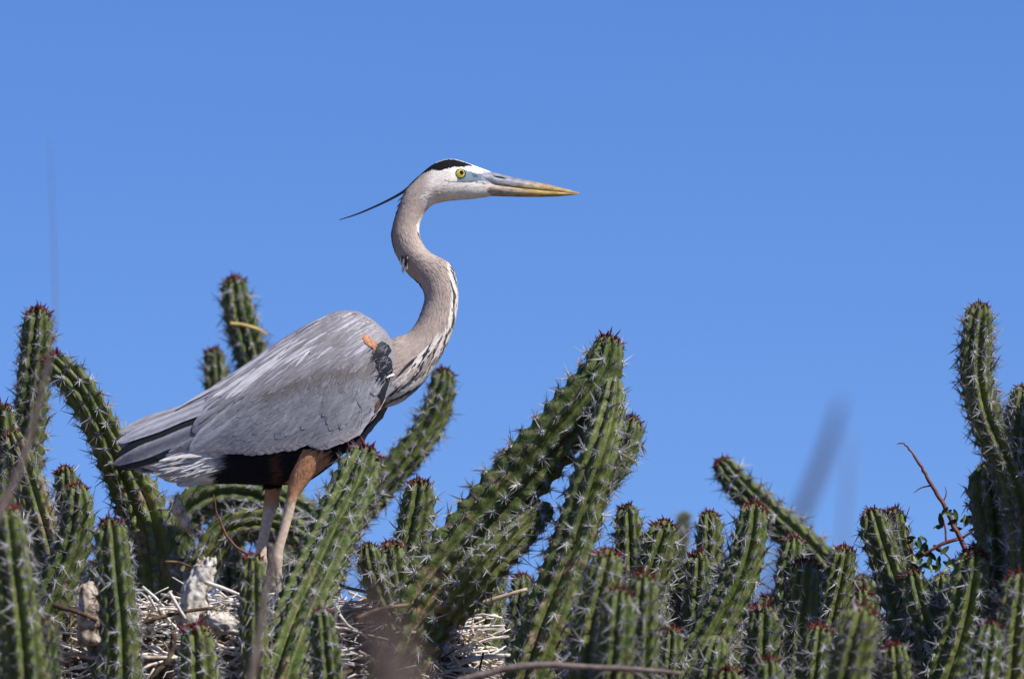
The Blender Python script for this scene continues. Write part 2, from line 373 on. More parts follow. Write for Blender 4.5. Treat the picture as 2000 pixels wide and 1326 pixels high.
C('cactus stem with small maroon tip right of the yellowish tip', ([(1385, 998), (1386, 1040), (1384, 1110), (1380, 1200)], [44, 56, 62, 66], .35, D))
C('short cactus stub with red crown in front of small maroon-tipped stem', ([(1362, 1076), (1364, 1110), (1362, 1180)], [42, 54, 58], .05, D))
C('horizontal dark cactus stem lying across behind the slim stems', ([(1420, 1128), (1350, 1126), (1290, 1150), (1250, 1220)], [56, 70, 76, 78], .12, dict(tipscale=.02)))
C('soft blurred cactus stem with brown crown beside the forked cactus', ([(1190, 1072), (1180, 1130), (1160, 1220), (1150, 1326)], [58, 72, 80, 86], -.62, dict(tipscale=1.2)))
C('blurred cactus stub with red crown in front of brown-crowned stem', ([(1208, 1148), (1206, 1200), (1200, 1326)], [54, 68, 76], -.85, D))
C('blurred cactus stem with red tip in front of slim pale stem', ([(1256, 1118), (1256, 1170), (1250, 1326)], [50, 62, 70], -.7, D))
C('small cactus with red tip low in the thicket before the horizontal stem', ([(1312, 1225), (1312, 1270), (1308, 1340)], [40, 52, 58], -.3, D))
C('leaning blurred cactus stem with brown tip behind the right-hand thicket', ([(1402, 898), (1446, 952), (1500, 1004), (1562, 1058), (1622, 1120), (1660, 1190)], [48, 62, 70, 74, 78, 80], .75, dict(tipscale=.8)))
C('upright star-spined cactus curving down into the middle thicket', ([(1473, 982), (1466, 1050), (1448, 1120), (1410, 1200), (1362, 1290), (1340, 1350)], [58, 70, 76, 82, 88, 90], -.22, dict(twist=.1)))
C('cactus stem with broken tip behind the star-spined stem', ([(1550, 1048), (1546, 1100), (1540, 1190)], [48, 60, 66], .30, D))
C('upright cactus stem with big maroon crown before the leaning blurred stem', ([(1573, 1092), (1570, 1150), (1562, 1240), (1556, 1340)], [56, 68, 74, 78], -.12, dict(tipscale=1.25)))
C('cactus stem with maroon tip between big-crowned stem and split pair', ([(1652, 1066), (1642, 1120), (1626, 1200), (1612, 1300)], [46, 60, 66, 72], .05, D))
C('cactus stem with brown dented tip in the leaning split pair', ([(1700, 994), (1716, 1050), (1742, 1130), (1772, 1220), (1796, 1320)], [50, 64, 70, 74, 78], -.10, dict(twist=.1, tipscale=.9)))
C('shorter paler cactus stem right behind the dented-tip stem', ([(1744, 992), (1750, 1050), (1768, 1130), (1790, 1230)], [44, 56, 60, 64], .08, D))
C('short cactus stem with wide maroon crown in front of leaning pair', ([(1780, 1112), (1790, 1160), (1816, 1240), (1836, 1330)], [50, 62, 68, 72], -.24, dict(tipscale=1.2)))
C('dark cactus stem with red tip low in front of star-spined stem', ([(1490, 1182), (1492, 1230), (1490, 1340)], [50, 66, 72], -.38, D))
C('blurred foreground cactus stem with red tip before the split pair', ([(1688, 1182), (1676, 1230), (1656, 1340)], [54, 76, 84], -.95, D))
C('broad silvery-spined cactus stem beside the shaded right-hand stem', ([(1900, 1072), (1896, 1130), (1880, 1220), (1850, 1330)], [64, 82, 90, 96], -.28, dict(tipscale=1.2)))
C('grey spiny cactus stem between silvery stem and wide maroon crown', ([(1840, 1120), (1842, 1180), (1850, 1260), (1852, 1340)], [56, 70, 76, 80], -.08, dict(tipscale=.3)))
C('tall branched cactus with densely spined curved column above the thicket',
  ([(1915, 592), (1908, 660), (1908, 740), (1930, 830), (1974, 920), (2004, 1020), (2010, 1140)], [52, 64, 66, 70, 74, 80, 84], -.30, dict(spacing=22, ribs=9, tipscale=.6)),
  ([(2002, 752), (1996, 810), (1990, 870), (1985, 935)], [48, 60, 64, 60], [-.28, -.29, -.30, -.30], dict(join=True, spacing=22, tipscale=.6)))
C('thick cactus stem in deep shade behind the tall branched cactus', ([(1924, 905), (1936, 970), (1952, 1060), (1956, 1160), (1950, 1250)], [66, 92, 98, 100, 100], -.20, dict(tipscale=.2)))
C('tall thick cactus stem added out of view right of the branched cactus for its shadow', ([(2090, 690), (2092, 760), (2088, 900), (2080, 1100)], [90, 110, 116, 120], -.34, D))  # unseen stem, added beyond the frame to cast shade on the thick stem
C('cactus stem with maroon tip at the foot of the branched cactus', ([(1990, 1118), (1988, 1170), (1980, 1260), (1976, 1340)], [60, 74, 80, 84], -.62, D))
C('low bright cactus stub between silvery stem and branched cactus foot', ([(1934, 1212), (1930, 1260), (1920, 1340)], [44, 58, 64], -.66, D))
C('low cactus stub with dark crown before the star-spined stem base', ([(1420, 1304), (1424, 1350)], [52, 66], -.55, D))
C('low cactus stub with small red tip before the big-crowned stem', ([(1500, 1282), (1502, 1340)], [44, 60], -.62, D))
C('low yellowish cactus stub before the leaning star-spined base', ([(1400, 1240), (1392, 1290), (1384, 1350)], [50, 62, 66], -.42, dict(dead=.2, tipscale=.1)))
C('low cactus stub beside the blurred foreground stem base', ([(1600, 1220), (1596, 1270), (1590, 1350)], [50, 64, 70], -.5, D))
C('low cactus stub with dark crown under the leaning pair', ([(1745, 1256), (1750, 1300), (1756, 1360)], [48, 60, 64], -.55, D))
C('slim cactus stem filling the gap between giant leaning arm and its fork', ([(1020, 1120), (1018, 1180), (1012, 1260)], [46, 58, 64], .55, D))
C('short cactus stem behind the fork foot of the giant cactus', ([(1066, 1190), (1062, 1240), (1056, 1320)], [50, 62, 66], .70, D))
C('low cactus stem beside the nest edge under the giant leaning arm', ([(968, 1168), (962, 1230), (958, 1300)], [44, 56, 62], .72, D))
for lab, st, kw in exec_cactus: cactus(lab, st, **kw)
# crowd of stems deeper in the thicket, below the skyline of the picture
sky_x = [0, 60, 200, 330, 600, 700, 840, 960, 1100, 1180, 1260, 1420, 1520, 1640, 1700, 1790, 1880, 2000]
sky_v = [960, 1040, 1130, 1150, 1250, 1180, 1150, 1150, 1140, 1130, 1110, 1120, 1100, 1120, 1110, 1130, 1110, 1060]
k = 0
for i in range(84):
    u = -60+2120*(i+random.random())/84
    if 110 < u < 1000 and random.random() < .45: continue
    v = np.interp(u, sky_x, sky_v)+(random.uniform(15, 150) if u < 1030 else random.uniform(5, 110)); y = random.uniform(.45, 1.3) if 100 < u < 1040 else random.choice((random.uniform(.25, .6), random.uniform(.6, 1.4)))
    dx = random.uniform(-.35, .35)
    lab = next(l for lim, l in ((300, 'behind the bent cactus'), (700, 'behind the stick nest'), (1100, 'behind the giant forked cactus'), (1420, 'behind the round-headed and slim pale stems'), (1680, 'behind the star-spined and big-crowned stems'), (9999, 'behind the split pair and the branched cactus')) if u < lim)
    cactus('low green cactus stem crowded '+lab, [([(u, v), (u-dx*60, v+60), (u-dx*180, v+180), (u-dx*260, v+300)], [random.uniform(44, 60), 66, 72, 76], y, dict(tipscale=random.uniform(.6, 1.1)))],
           group='cactus stems crowded at the back of the thicket', clusters=False, detail=.7)

# ------------------------------------------------------------------ the nest
NC = P(540, 1290, .06); NC.z = 0
nest = empty('stick_nest', NC); tag(nest, 'broad pale stick nest whitened with droppings under the heron', 'nest')
RN = .40
def nest_top(r):        # height of the pile over the radius
    rim = P(540, 1206, 0).z; bowl = P(540, 1244, 0).z
    x = r/RN
    if x < .62: return bowl+(rim-bowl)*max(0, (x-.25)/.37)**1.5 if x > .25 else bowl
    return rim-(rim-.0)*((x-.62)/.42)**2.2
V = []; F = []; nr, na = 14, 40
for i in range(nr):
    for j in range(na):
        r = RN*.97*(i+.02)/(nr-1); a = 2*math.pi*j/na
        V.append((r*math.cos(a), r*math.sin(a)*.9, max(0, nest_top(r)-.022)+.018*mnoise.noise((r*20*math.cos(a), r*20*math.sin(a), 1))))
for i in range(nr-1):
    for j in range(na): F.append((i*na+j, i*na+(j+1) % na, (i+1)*na+(j+1) % na, (i+1)*na+j))
obj('lining', mesh('lining', V, F, M['lining']), nest)
STK = []
for i in range(22):
    L = random.uniform(.06, .20); n = 6; r0 = random.uniform(.0008, .0028); ph = random.uniform(0, 6)
    path = [Vector((L*(t/(n-1)-.5), .10*L*math.sin(ph+2.2*t/(n-1))+random.uniform(-1, 1)*.006, .06*L*math.cos(ph*2+3*t/(n-1)))) for t in range(n)]
    STK.append(tube(path, [r0*(1-.5*t/(n-1))*random.uniform(.85, 1.15) for t in range(n)], 6))
STM = [mesh('stick', v, f, M['stick']) for v, f in STK]
def stick_mat(r, a, dz=0, tilt=.25):
    z = max(.01, nest_top(r))+dz
    along = a+math.pi/2+random.gauss(0, .85)
    pos = Vector((r*math.cos(a), r*math.sin(a)*.9, z))
    return Matrix.Translation(pos) @ Matrix.Rotation(along, 4, 'Z') @ Matrix.Rotation(random.gauss(0, tilt), 4, 'Y') @ Matrix.Rotation(random.uniform(0, 6.28), 4, 'X')
joined = MB(); cnt = 0
for i in range(3800):
    a = random.uniform(0, 2*math.pi); r = RN*math.sqrt(random.uniform(.10, 1.06)); front = math.sin(a) < -.1
    z = nest_top(min(r, RN*1.03))
    mt = stick_mat(r, a, random.uniform(-.02, .010)); vi = random.randrange(len(STM))
    if front and r > RN*.5 and cnt < 290 and z > .16 and random.random() < .8: obj('stick', STM[vi], nest, mt); cnt += 1
    else: joined.add([mt @ v for v in STK[vi][0]], STK[vi][1])
tag(obj('packed_sticks', mesh('packed_sticks', joined.v, joined.f, M['stick']), nest), kind='stuff')
# the long sticks that show singly
for pts, r, y in (([(262, 1222), (310, 1206), (360, 1194), (420, 1186)], 5, -.36), ([(104, 1182), (150, 1195), (190, 1212)], 5, -.33), ([(330, 1155), (345, 1180), (362, 1208)], 4, -.37),
               ([(322, 1097), (350, 1098), (385, 1112)], 2.5, -.33), ([(104, 1272), (150, 1278), (200, 1288)], 5, -.38), ([(272, 1284), (345, 1284)], 4.5, -.38), ([(340, 1236), (336, 1270), (322, 1300)], 7, -.38),
               ([(400, 1136), (440, 1150), (470, 1162)], 4, -.34), ([(880, 1300), (940, 1284), (1010, 1280)], 6, -.1), ([(930, 1180), (980, 1165), (1030, 1150)], 5, -.02), ([(650, 1140), (690, 1150), (760, 1165)], 4, -.2), ([(690, 1210), (740, 1190), (800, 1180)], 5, -.25)):
    d = catmull(pts, 4); V, F = tube([P(u, v, y)-NC for u, v in d], [r*S*(1-.35*i/len(d)) for i in range(len(d))], 7, jit=.12)
    obj('stick', mesh('stick', V, F, M['stick']), nest)
def lump(name, label, pts, widths, y, mat, cat, depthf=.8, group=None):
    """a broken, pitted piece of dead cactus wood with a ragged top"""
    d = catmull([(u, v, w) for (u, v), w in zip(pts, widths)], 12); base = P(d[-1][0], d[-1][1], y)
    V = []; F = []; n = 44
    for i, (u, v, w) in enumerate(d):
        c = P(u, v, y)
        for k in range(n):
            a = 2*math.pi*k/n; ca, sa = math.cos(a), math.sin(a)
            q = 1+.34*mnoise.noise((ca*1.6+u*.02, sa*1.6, v*.045))+.15*mnoise.noise((ca*4+3, sa*4, v*.10))+.07*mnoise.noise((ca*9, sa*9, v*.28))
            pit = mnoise.noise((ca*3.2+7, sa*3.2, v*.085)); q -= .45*max(0, pit-.22)
            q = q+.10*abs(math.cos(a*4.5))-.05
            if i == 0: q *= .55
            V.append(c+Vector((ca*w*S/2*q, sa*w*S/2*q*depthf, .022*mnoise.noise((ca*2.2, sa*2.2, u))*max(0, 1-i/8)))-base)
    for i in range(len(d)-1):
        for k in range(n): F.append((i*n+k, (i+1)*n+k, (i+1)*n+(k+1) % n, i*n+(k+1) % n))
    F.append(tuple(range(n))); F.append(tuple(reversed(range((len(d)-1)*n, len(d)*n))))
    o = obj(name, mesh(name, V, F, mat)); o.location = base; return tag(o, label, cat, group)
lump('dead_stump', 'white-crusted dead cactus stump sticking up out of the nest', [(404, 1096), (396, 1115), (384, 1150), (378, 1185), (376, 1225)], [34, 44, 50, 54, 56], -.33, M['guano'], 'dead wood')
lump('wood_chunk', 'pale rounded chunk of whitewashed wood lying on the nest rim', [(420, 1200), (434, 1214), (446, 1236)], [46, 64, 56], -.35, M['guano'], 'dead wood')
lump('dead_stub', 'rotting cactus stub with peeling pale top left of nest', [(172, 1142), (172, 1165), (178, 1200), (184, 1260)], [26, 44, 52, 54], -.31, M['husk'], 'dead wood')
lump('dead_branch', 'peeling pale cactus husk hanging below the heron tail', [(346, 972), (352, 1000), (366, 1030), (380, 1046)], [12, 22, 18, 8], .03, M['husk'], 'dead wood')

# ------------------------------------------------------------------ the heron, modelled in photograph pixels (u, v) and depth w, then set in the place
HB = P(538, 1232, 0)
def HW(u, v, w): return P(u, v, 0)+Vector((0, w*S, 0))-HB
heron = empty('heron', HB); tag(heron, 'great blue-grey heron standing on the stick nest facing sideways', 'heron')
K = .001
def loft(pairs, wc=0.0, n=28, dens=4, sq=2.0):
    """pairs: (u1,v1,u2,v2,halfdepth[,wc]); closed loft in (u, w, -v)*K space"""
    d = catmull(pairs, dens); V = []; F = []
    for r in d:
        c = np.array([(r[0]+r[2])/2, (r[1]+r[3])/2]); ax = np.array([(r[2]-r[0])/2, (r[3]-r[1])/2]); ww = r[5] if len(r) > 5 else wc
        for k in range(n):
            a = 2*math.pi*k/n; ca, sa = math.cos(a), math.sin(a)
            ca = math.copysign(abs(ca)**(2/sq), ca); sa = math.copysign(abs(sa)**(2/sq), sa)
            V.append(((c[0]+ax[0]*ca)*K, (ww+r[4]*sa)*K, -(c[1]+ax[1]*ca)*K))
    m = len(d)
    for i in range(m-1):
        for k in range(n): F.append((i*n+k, i*n+(k+1) % n, (i+1)*n+(k+1) % n, (i+1)*n+k))
    F.append(tuple(reversed(range(n)))); F.append(tuple((m-1)*n+k for k in range(n)))
    return V, F
TU = [215, 226, 260, 300, 340, 400, 450, 500, 560, 600, 640, 668, 700, 730, 755, 772, 780]
TT = [880, 868, 835, 818, 801, 765, 731, 697, 656, 633, 614, 606, 608, 625, 648, 675, 700]
TL = [905, 905, 912, 906, 894, 889, 887, 891, 884, 874, 878, 866, 846, 818, 792, 770, 750]   # wing's lower edge
TB = [900, 905, 914, 924, 942, 945, 944, 946, 946, 940, 914, 888, 856, 820, 793, 772, 750]   # belly
TW = [4, 7, 20, 30, 38, 50, 60, 69, 77, 81, 83, 82, 77, 68, 54, 36, 20]
def wing_w(u, v, off=0.0):
    t, l, W = np.interp(u, TU, TT), np.interp(u, TU, TL), np.interp(u, TU, TW)
    x = min(1.05, max(0.0, (v-t)/(l-t)))
    f = math.sqrt(max(0, 1-((.5-x)/.5)**2)) if x < .5 else 1-.20*((x-.5)/.5)**2
    return -(W*f+off)
NECK = [(722, 690, 744, 798, 44), (764, 663, 786, 783, 42), (795, 651, 826, 748, 36), (812, 632, 860, 698, 31), (823, 607, 884, 645, 28), (829, 580, 894, 592, 26), (819, 556, 891, 545, 26),
        (797, 535, 878, 515, 27), (781, 512, 850, 499, 27), (769, 487, 831, 484, 26), (764, 462, 820, 460, 25), (767, 440, 820, 438, 24), (775, 413, 830, 415, 24), (786, 385, 845, 400, 25),
        (797, 367, 862, 395, 26), (812, 351, 878, 392.5, 27), (829, 334, 895, 391, 28), (845, 322, 908, 390, 28), (862, 314, 920, 389, 27), (882, 311, 930, 388, 25), (905, 316, 940, 386.5, 21), (930, 325, 950, 385, 17), (952, 333, 962, 383, 14), (972, 341, 973, 381, 10)]
torso = [(u, t, u, b, W*.88) for u, t, b, W in zip(TU, TT, TB, TW)][2:]
torso = [(t[0], t[1]+3, t[2], t[3], t[4]) for t in torso]
LEGN = [(596, 862, 662, 862, 26), (580, 900, 646, 888, 26), (569, 926, 629, 914, 22), (564, 950, 604, 946, 16), (560, 975, 582, 978, 11), (555, 1005, 574, 1008, 8), (545, 1043, 563, 1047, 8), (534, 1076, 554, 1081, 9), (530, 1094, 554, 1098, 11), (533, 1112, 552, 1113, 9), (537, 1130, 552, 1131, 7), (541, 1214, 556, 1214, 7), (541, 1226, 556, 1226, 7)]
LEGF = [(536, 862, 580, 870, 24), (526, 900, 566, 905, 20), (518, 945, 548, 950, 14), (515, 975, 542, 982, 11), (508, 1020, 529, 1024, 8.5), (499, 1070, 520, 1073, 8.5), (496, 1090, 522, 1094, 11), (499, 1110, 519, 1111, 9), (504, 1130, 519, 1131, 7), (510, 1214, 525, 1214, 7), (510, 1226, 525, 1226, 7)]
hv = MB()
for V, F in (loft(torso, sq=2.1), loft(NECK, dens=5), loft(LEGN, wc=-34), loft(LEGF, wc=34)): hv.add(V, F)
for fu, fw in ((548, -34), (517, 34)):                                   # toes
    for du, dw, in ((70, 0), (58, -30), (58, 30), (-44, 6)):
        pts = [(fu+du*t, fw+dw*t, 1222+(8*t-10*math.sin(t*3.1))) for t in (0, .3, .6, .85, 1)]
        V, F = tube([Vector((a*K, b*K, -c*K)) for a, b, c in pts], [6*K, 5.5*K, 5*K, 4*K, 1.5*K], 8); hv.add(V, F)
tmp = bpy.data.objects.new('tmp', mesh('tmp', hv.v, hv.f, None)); COL.objects.link(tmp)
rm = tmp.modifiers.new('r', 'REMESH'); rm.mode = 'VOXEL'; rm.voxel_size = 1.9*K
sm = tmp.modifiers.new('s', 'SMOOTH'); sm.factor = .5; sm.iterations = 3
dg = bpy.context.evaluated_depsgraph_get(); me = bpy.data.meshes.new_from_object(tmp.evaluated_get(dg)); bpy.data.objects.remove(tmp)
nv = len(me.vertices); co = np.empty(nv*3); me.vertices.foreach_get('co', co); co = co.reshape(-1, 3)
no = np.empty(nv*3); me.vertices.foreach_get('normal', no); no = no.reshape(-1, 3)
U, W_, Vp = co[:, 0]/K, co[:, 1]/K, -co[:, 2]/K

ND = catmull(NECK, 5); NCn = np.stack([(ND[:, 0]+ND[:, 2])/2, (ND[:, 1]+ND[:, 3])/2], 1); NAx = np.stack([(ND[:, 2]-ND[:, 0])/2, (ND[:, 3]-ND[:, 1])/2], 1)
ntan = np.gradient(NCn, axis=0); ntan /= np.linalg.norm(ntan, axis=1)[:, None]
def h1(u, v, s, o=0):      # cheap value noise in arrays
    return np.sin(u*s*1.3+np.sin(v*s*.9+o)*1.7+o*2.1)*.5+np.sin(v*s*1.7+np.sin(u*s*.7-o)*1.9+o)*.5
def lin(r, g, b): return np.array([((c/255+.055)/1.055)**2.4 if c > 10 else c/255/12.92 for c in (r, g, b)])
TAN = lin(174, 158, 148); WHITE = lin(232, 224, 214); BLACK = np.array([.010, .010, .013]); GREY = lin(134, 131, 136); RUF = lin(180, 132, 98); LEG = lin(192, 172, 152); BLUE = lin(112, 130, 143)
def sstep(a, b, x): t = np.clip((x-a)/(b-a), 0, 1); return t*t*(3-2*t)
def blend(c, m, col): return c*(1-m[:, None])+np.asarray(col)*m[:, None]
def paint(U, V, W):
    n = len(U); c = np.tile(GREY, (n, 1)); idx = np.empty(n, int); step = 20000
    for i in range(0, n, step):
        d = (U[i:i+step, None]-NCn[None, :, 0])**2+(V[i:i+step, None]-NCn[None, :, 1])**2; idx[i:i+step] = d.argmin(1)
    rel = np.stack([U, V], 1)-NCn[idx]; hl = np.linalg.norm(NAx[idx], axis=1); t = (rel*NAx[idx]).sum(1)/hl**2    # -1 nape .. 1 throat
    along = idx/len(NCn)
    neck = sstep(758, 776, U+(V-700)*.10)*(1-sstep(805, 830, V))
    neck = np.where((V < 640) & (U > 745), 1.0, neck)
    j = h1(U, V, .16)*.5+h1(U, V, .43, 2)*.5
    # --- torso below the wings
    fem = h1(U, V, .10, 1)
    belly = sstep(412, 436, U+.5*(V-930)+8*fem)
    und = (V > np.interp(U, TU, TL)-14).astype(float)
    c = blend(c, und*(U < 760), lin(196, 194, 198)); c = blend(c, und*belly*(U < 745), BLACK)
    c = blend(c, np.exp(-((U-547)/6)**2)*(V > 884)*(W < 0)*.8, lin(92, 62, 46))
    c = blend(c, (sstep(740, 750, U)*sstep(778, 790, V)*(V < 860)), lin(120, 84, 70))
    # --- legs
    leg = (V > 948) | ((U > 566+.55*(936-V).clip(-99, 60)) & (V > 884) & (U < 652) & (W < -12)) 
    legc = np.tile(RUF, (n, 1))*(1+.16*h1(U, V, .22, 5)[:, None])
    legc = blend(legc, (np.abs(h1(U, V, .13, 8)) > .90)*(U > 612)*.7, BLACK*2)
    bare = sstep(968, 992, V+8*h1(U, V, .2, 3)); lc = LEG*(1-.25*np.clip((V-1040)/80, 0, 1))[:, None]*(1+.14*h1(U, V, .3, 4)[:, None]); legc = legc*(1-bare[:, None])+lc*bare[:, None]
    c = np.where(leg[:, None], legc, c)
    # --- neck
    nc = np.tile(TAN, (n, 1))*(1+.07*j[:, None])
    nc = blend(nc, sstep(.55, .9, t)*.45*(along < .68), lin(214, 196, 180))
    low = (1-sstep(.22, .34, along))
    edge = .80-.25*low
    streak = np.sin((t*hl)*.55+h1(U, V, .06, 3)*2.2+along*30)
    fr = sstep(edge-.02, edge+.06, t)*(along < .50)
    nc = blend(nc, fr, WHITE*.95)
    blk = fr*(streak > .35)*(t < .97+.5*low)*(along < .44)*((W > -22) | (low > .2))
    nc = blend(nc, blk*.9, BLACK*2)
    nc = blend(nc, (t > .74)*(along > .46)*(along < .64)*.9, WHITE*.97)
    nc = blend(nc, sstep(-.80, -.97, t)*(along > .12)*(along < .56)*.7, BLACK*5)  # back of neck darkened: its shadow side put into the colour, plus dark fringe
    # --- head
    hd = sstep(.585, .66, along+.05*(t > 0)); hc = np.tile(WHITE, (n, 1))*(1+.03*j[:, None])
    tn = sstep(848, 818, U+.35*(V-360)); hc = blend(hc, tn, TAN*1.08)
    hc = blend(hc, np.exp(-(((U-852)/14)**2+((V-379)/9)**2))*.6, lin(150, 110, 80))
    bl = np.interp(U, [780, 800, 820, 835, 845, 862, 870, 885, 900, 912, 922, 930], [388, 364, 345, 338, 335, 337, 335, 331, 329, 329, 327, 318])+1.4*h1(U, V, .9, 1)
    blackm = (V < bl)*(U < 926)*((np.abs(W) > 7+.0*U) | (U < 852))
    blackm = blackm*(1-.0*U)
    hc = blend(hc, blackm.astype(float), BLACK)
    def poly(P_):
        ins = np.zeros(n, bool)
        for a in range(len(P_)):
            (x1, y1), (x2, y2) = P_[a], P_[(a+1) % len(P_)]
            cnd = ((y1 > V) != (y2 > V)) & (U < (x2-x1)*(V-y1)/((y2-y1) if y2 != y1 else 1e-9)+x1); ins ^= cnd
        return ins.astype(float)
    hc = blend(hc, poly([(893, 350), (889, 342), (893, 335), (904, 334), (911, 337), (930, 341), (950, 344), (960, 352), (948, 358), (930, 358), (905, 360.5), (893, 358)]), BLUE)
    hc = blend(hc, poly([(920, 341), (932, 345), (933, 351), (924, 349)])*.75, lin(70, 74, 90))
    hc = blend(hc, poly([(944, 336), (976, 336), (976, 364), (952, 361), (940, 353)])*.85, lin(156, 158, 170))
    gl = np.interp(U, [869, 880, 900, 928, 950], [357, 359.8, 360.3, 358.5, 362]); hc = blend(hc, (np.abs(V-gl) < 1.25)*(U > 869)*(U < 950)*.75, BLACK*3)
    nc = nc*(1-hd[:, None])+hc*hd[:, None]
    c = c*(1-neck[:, None])+nc*neck[:, None]
    return np.clip(c, .004, .86), idx, along, t, neck, leg
cols, nidx, nalong, nt_, nneck, nleg = paint(U, Vp, W_)
wco = np.array([HW(u, v, w) for u, v, w in zip(U, Vp, W_)])
me.vertices.foreach_set('co', wco.ravel()); me.update()
ca = me.color_attributes.new('Col', 'FLOAT_COLOR', 'POINT'); c4 = np.ones((nv, 4), np.float32); c4[:, :3] = cols; ca.data.foreach_set('color', c4.ravel())
me.polygons.foreach_set('use_smooth', [True]*len(me.polygons)); me.materials.append(M['plume'])
obj('body', me, heron)

# soft contour feathers over neck, head, belly and thighs
V = []; F = []; CC = []
pick = rng.permutation(nv)[:34000]
for i in pick:
    u, v, w = U[i], Vp[i], W_[i]
    if nneck[i] < .3 and not nleg[i] and v < np.interp(u, TU, TL)-12: continue       # under the wings
    if nleg[i] and v > 985: continue
    if u > 925 and v < 366: continue
    if 884 < u < 930 and 330 < v < 364: continue
    if nneck[i] > .5:
        d2 = -ntan[nidx[i]]; L = 15 if nalong[i] < .25 else (10 if nalong[i] < .6 else 5.5)
    elif nleg[i]: d2 = np.array([-.35, 1.0]); L = 11
    else: d2 = np.array([-.93, .30]); L = 18
    nn = no[i]; d3 = np.array([d2[0], rng.normal(0, .18), -d2[1]]); d3 /= np.linalg.norm(d3); d3 = d3-nn*d3.dot(nn); l = np.linalg.norm(d3)
    if l < .15: continue
    d3 = d3/l+nn*rng.uniform(.0, .05); L *= rng.uniform(.6, 1.3)
    sd = np.cross(d3, nn); sd /= max(1e-6, np.linalg.norm(sd)); wd_ = rng.uniform(.7, 1.4)*(1.0 if L > 7 else .7)
    p0 = np.array([u, w, -v])+nn*.15; ps = [p0-sd*wd_, p0+sd*wd_, p0+d3*L*.6+sd*wd_*.8+nn*.2, p0+d3*L*.6-sd*wd_*.8+nn*.2, p0+d3*L]
    b = len(V)
    for q in ps: V.append(HW(q[0], -q[2], q[1]))
    F += [(b, b+1, b+2, b+3), (b+3, b+2, b+4)]
    CC += [cols[i]*rng.uniform(.90, 1.09)]*5
tag(obj('contour_feathers', mesh('contour_feathers', V, F, M['plume'], True, CC), heron), kind='stuff')

# feathers that can be told apart
def feather(name, base, tip, hw, off, col, parent, bend=0.0, point=.5, edge=None, shaft=None, wfun=wing_w, mirror=False, mb=None, lift=.35, mat='feather', n=12, tipdark=None):
    b = np.array(base, float); t = np.array(tip, float); L = np.linalg.norm(t-b); d = (t-b)/L; nrm = np.array([-d[1], d[0]])
    V = []; F = []; CC = []; ac = [-1, -.86, -.5, -.12, .12, .5, .86, 1]; m = len(ac)
    ph = random.uniform(0, 6)
    if wfun is wing_w: off *= .38
    for i in range(n+1):
        s = 1-(1-i/n)**1.6; s2 = s
        prof = max(.03, (min(1, .35+s/.22*.65) if s < .22 else 1)*math.sqrt(max(0, 1-max(0, (s-point)/(1-point))**2)))
        c = b+d*L*s2+nrm*bend*L*math.sin(math.pi*s)*.5
        for a in ac:
            q = c+nrm*a*hw*prof*(1+.05*math.sin(ph+s*23)*abs(a))
            w = wfun(q[0], q[1], off+lift*s-abs(a)**2*.5)
            V.append(HW(q[0], q[1], -w if mirror else w))
            cc = np.array(col)*(1+.05*math.sin(a*7+ph))
            if edge is not None and abs(a) > .8: cc = cc*(1-.7)+np.array(edge)*.7
            if edge is not None and s > .93: cc = cc*.5+np.array(edge)*.5
            if shaft is not None and abs(a) < .2: cc = cc*.35+np.array(shaft)*.65
            if tipdark is not None and s > .8: cc = cc*(1-(s-.8)/.2*.7)+np.array(tipdark)*(s-.8)/.2*.7
            CC.append(cc)
    for i in range(n):
        for k in range(m-1): F.append((i*m+k, i*m+k+1, (i+1)*m+k+1, (i+1)*m+k))
    if mb is not None: mb.add(V, F, CC); return None
    return obj(name, mesh(name, V, F, M[mat], True, np.array(CC)), parent)
# the folded wing: a shell with the feather rows as its sub-parts
def shell(name, mirror):
    V = []; F = []; us = np.linspace(236, 774, 54); nn = 16
    for u in us:
        t, l = np.interp(u, TU, TT), np.interp(u, TU, TL)
        for k in range(nn):
            v = t+2+(l-t-10)*k/(nn-1); w = wing_w(u, v, float(np.interp(u, [380, 470, 560], [-1.5, 2.2, 3.4]))*(0.0 if v < t+10 else 1.0)-.2); V.append(HW(u, v, -w if mirror else w))
    for i in range(len(us)-1):
        for k in range(nn-1): F.append((i*nn+k, (i+1)*nn+k, (i+1)*nn+k+1, i*nn+k+1))
    me = mesh(name, V, F, M['feather'], True, np.tile(GREY*.92, (len(V), 1)))
    return obj(name, me, heron)
wing = shell('wing', False)
LG = lin(188, 186, 196); GB = lin(134, 130, 134); GW = lin(136, 136, 143); GBR = lin(130, 126, 127); DK = lin(96, 95, 108)
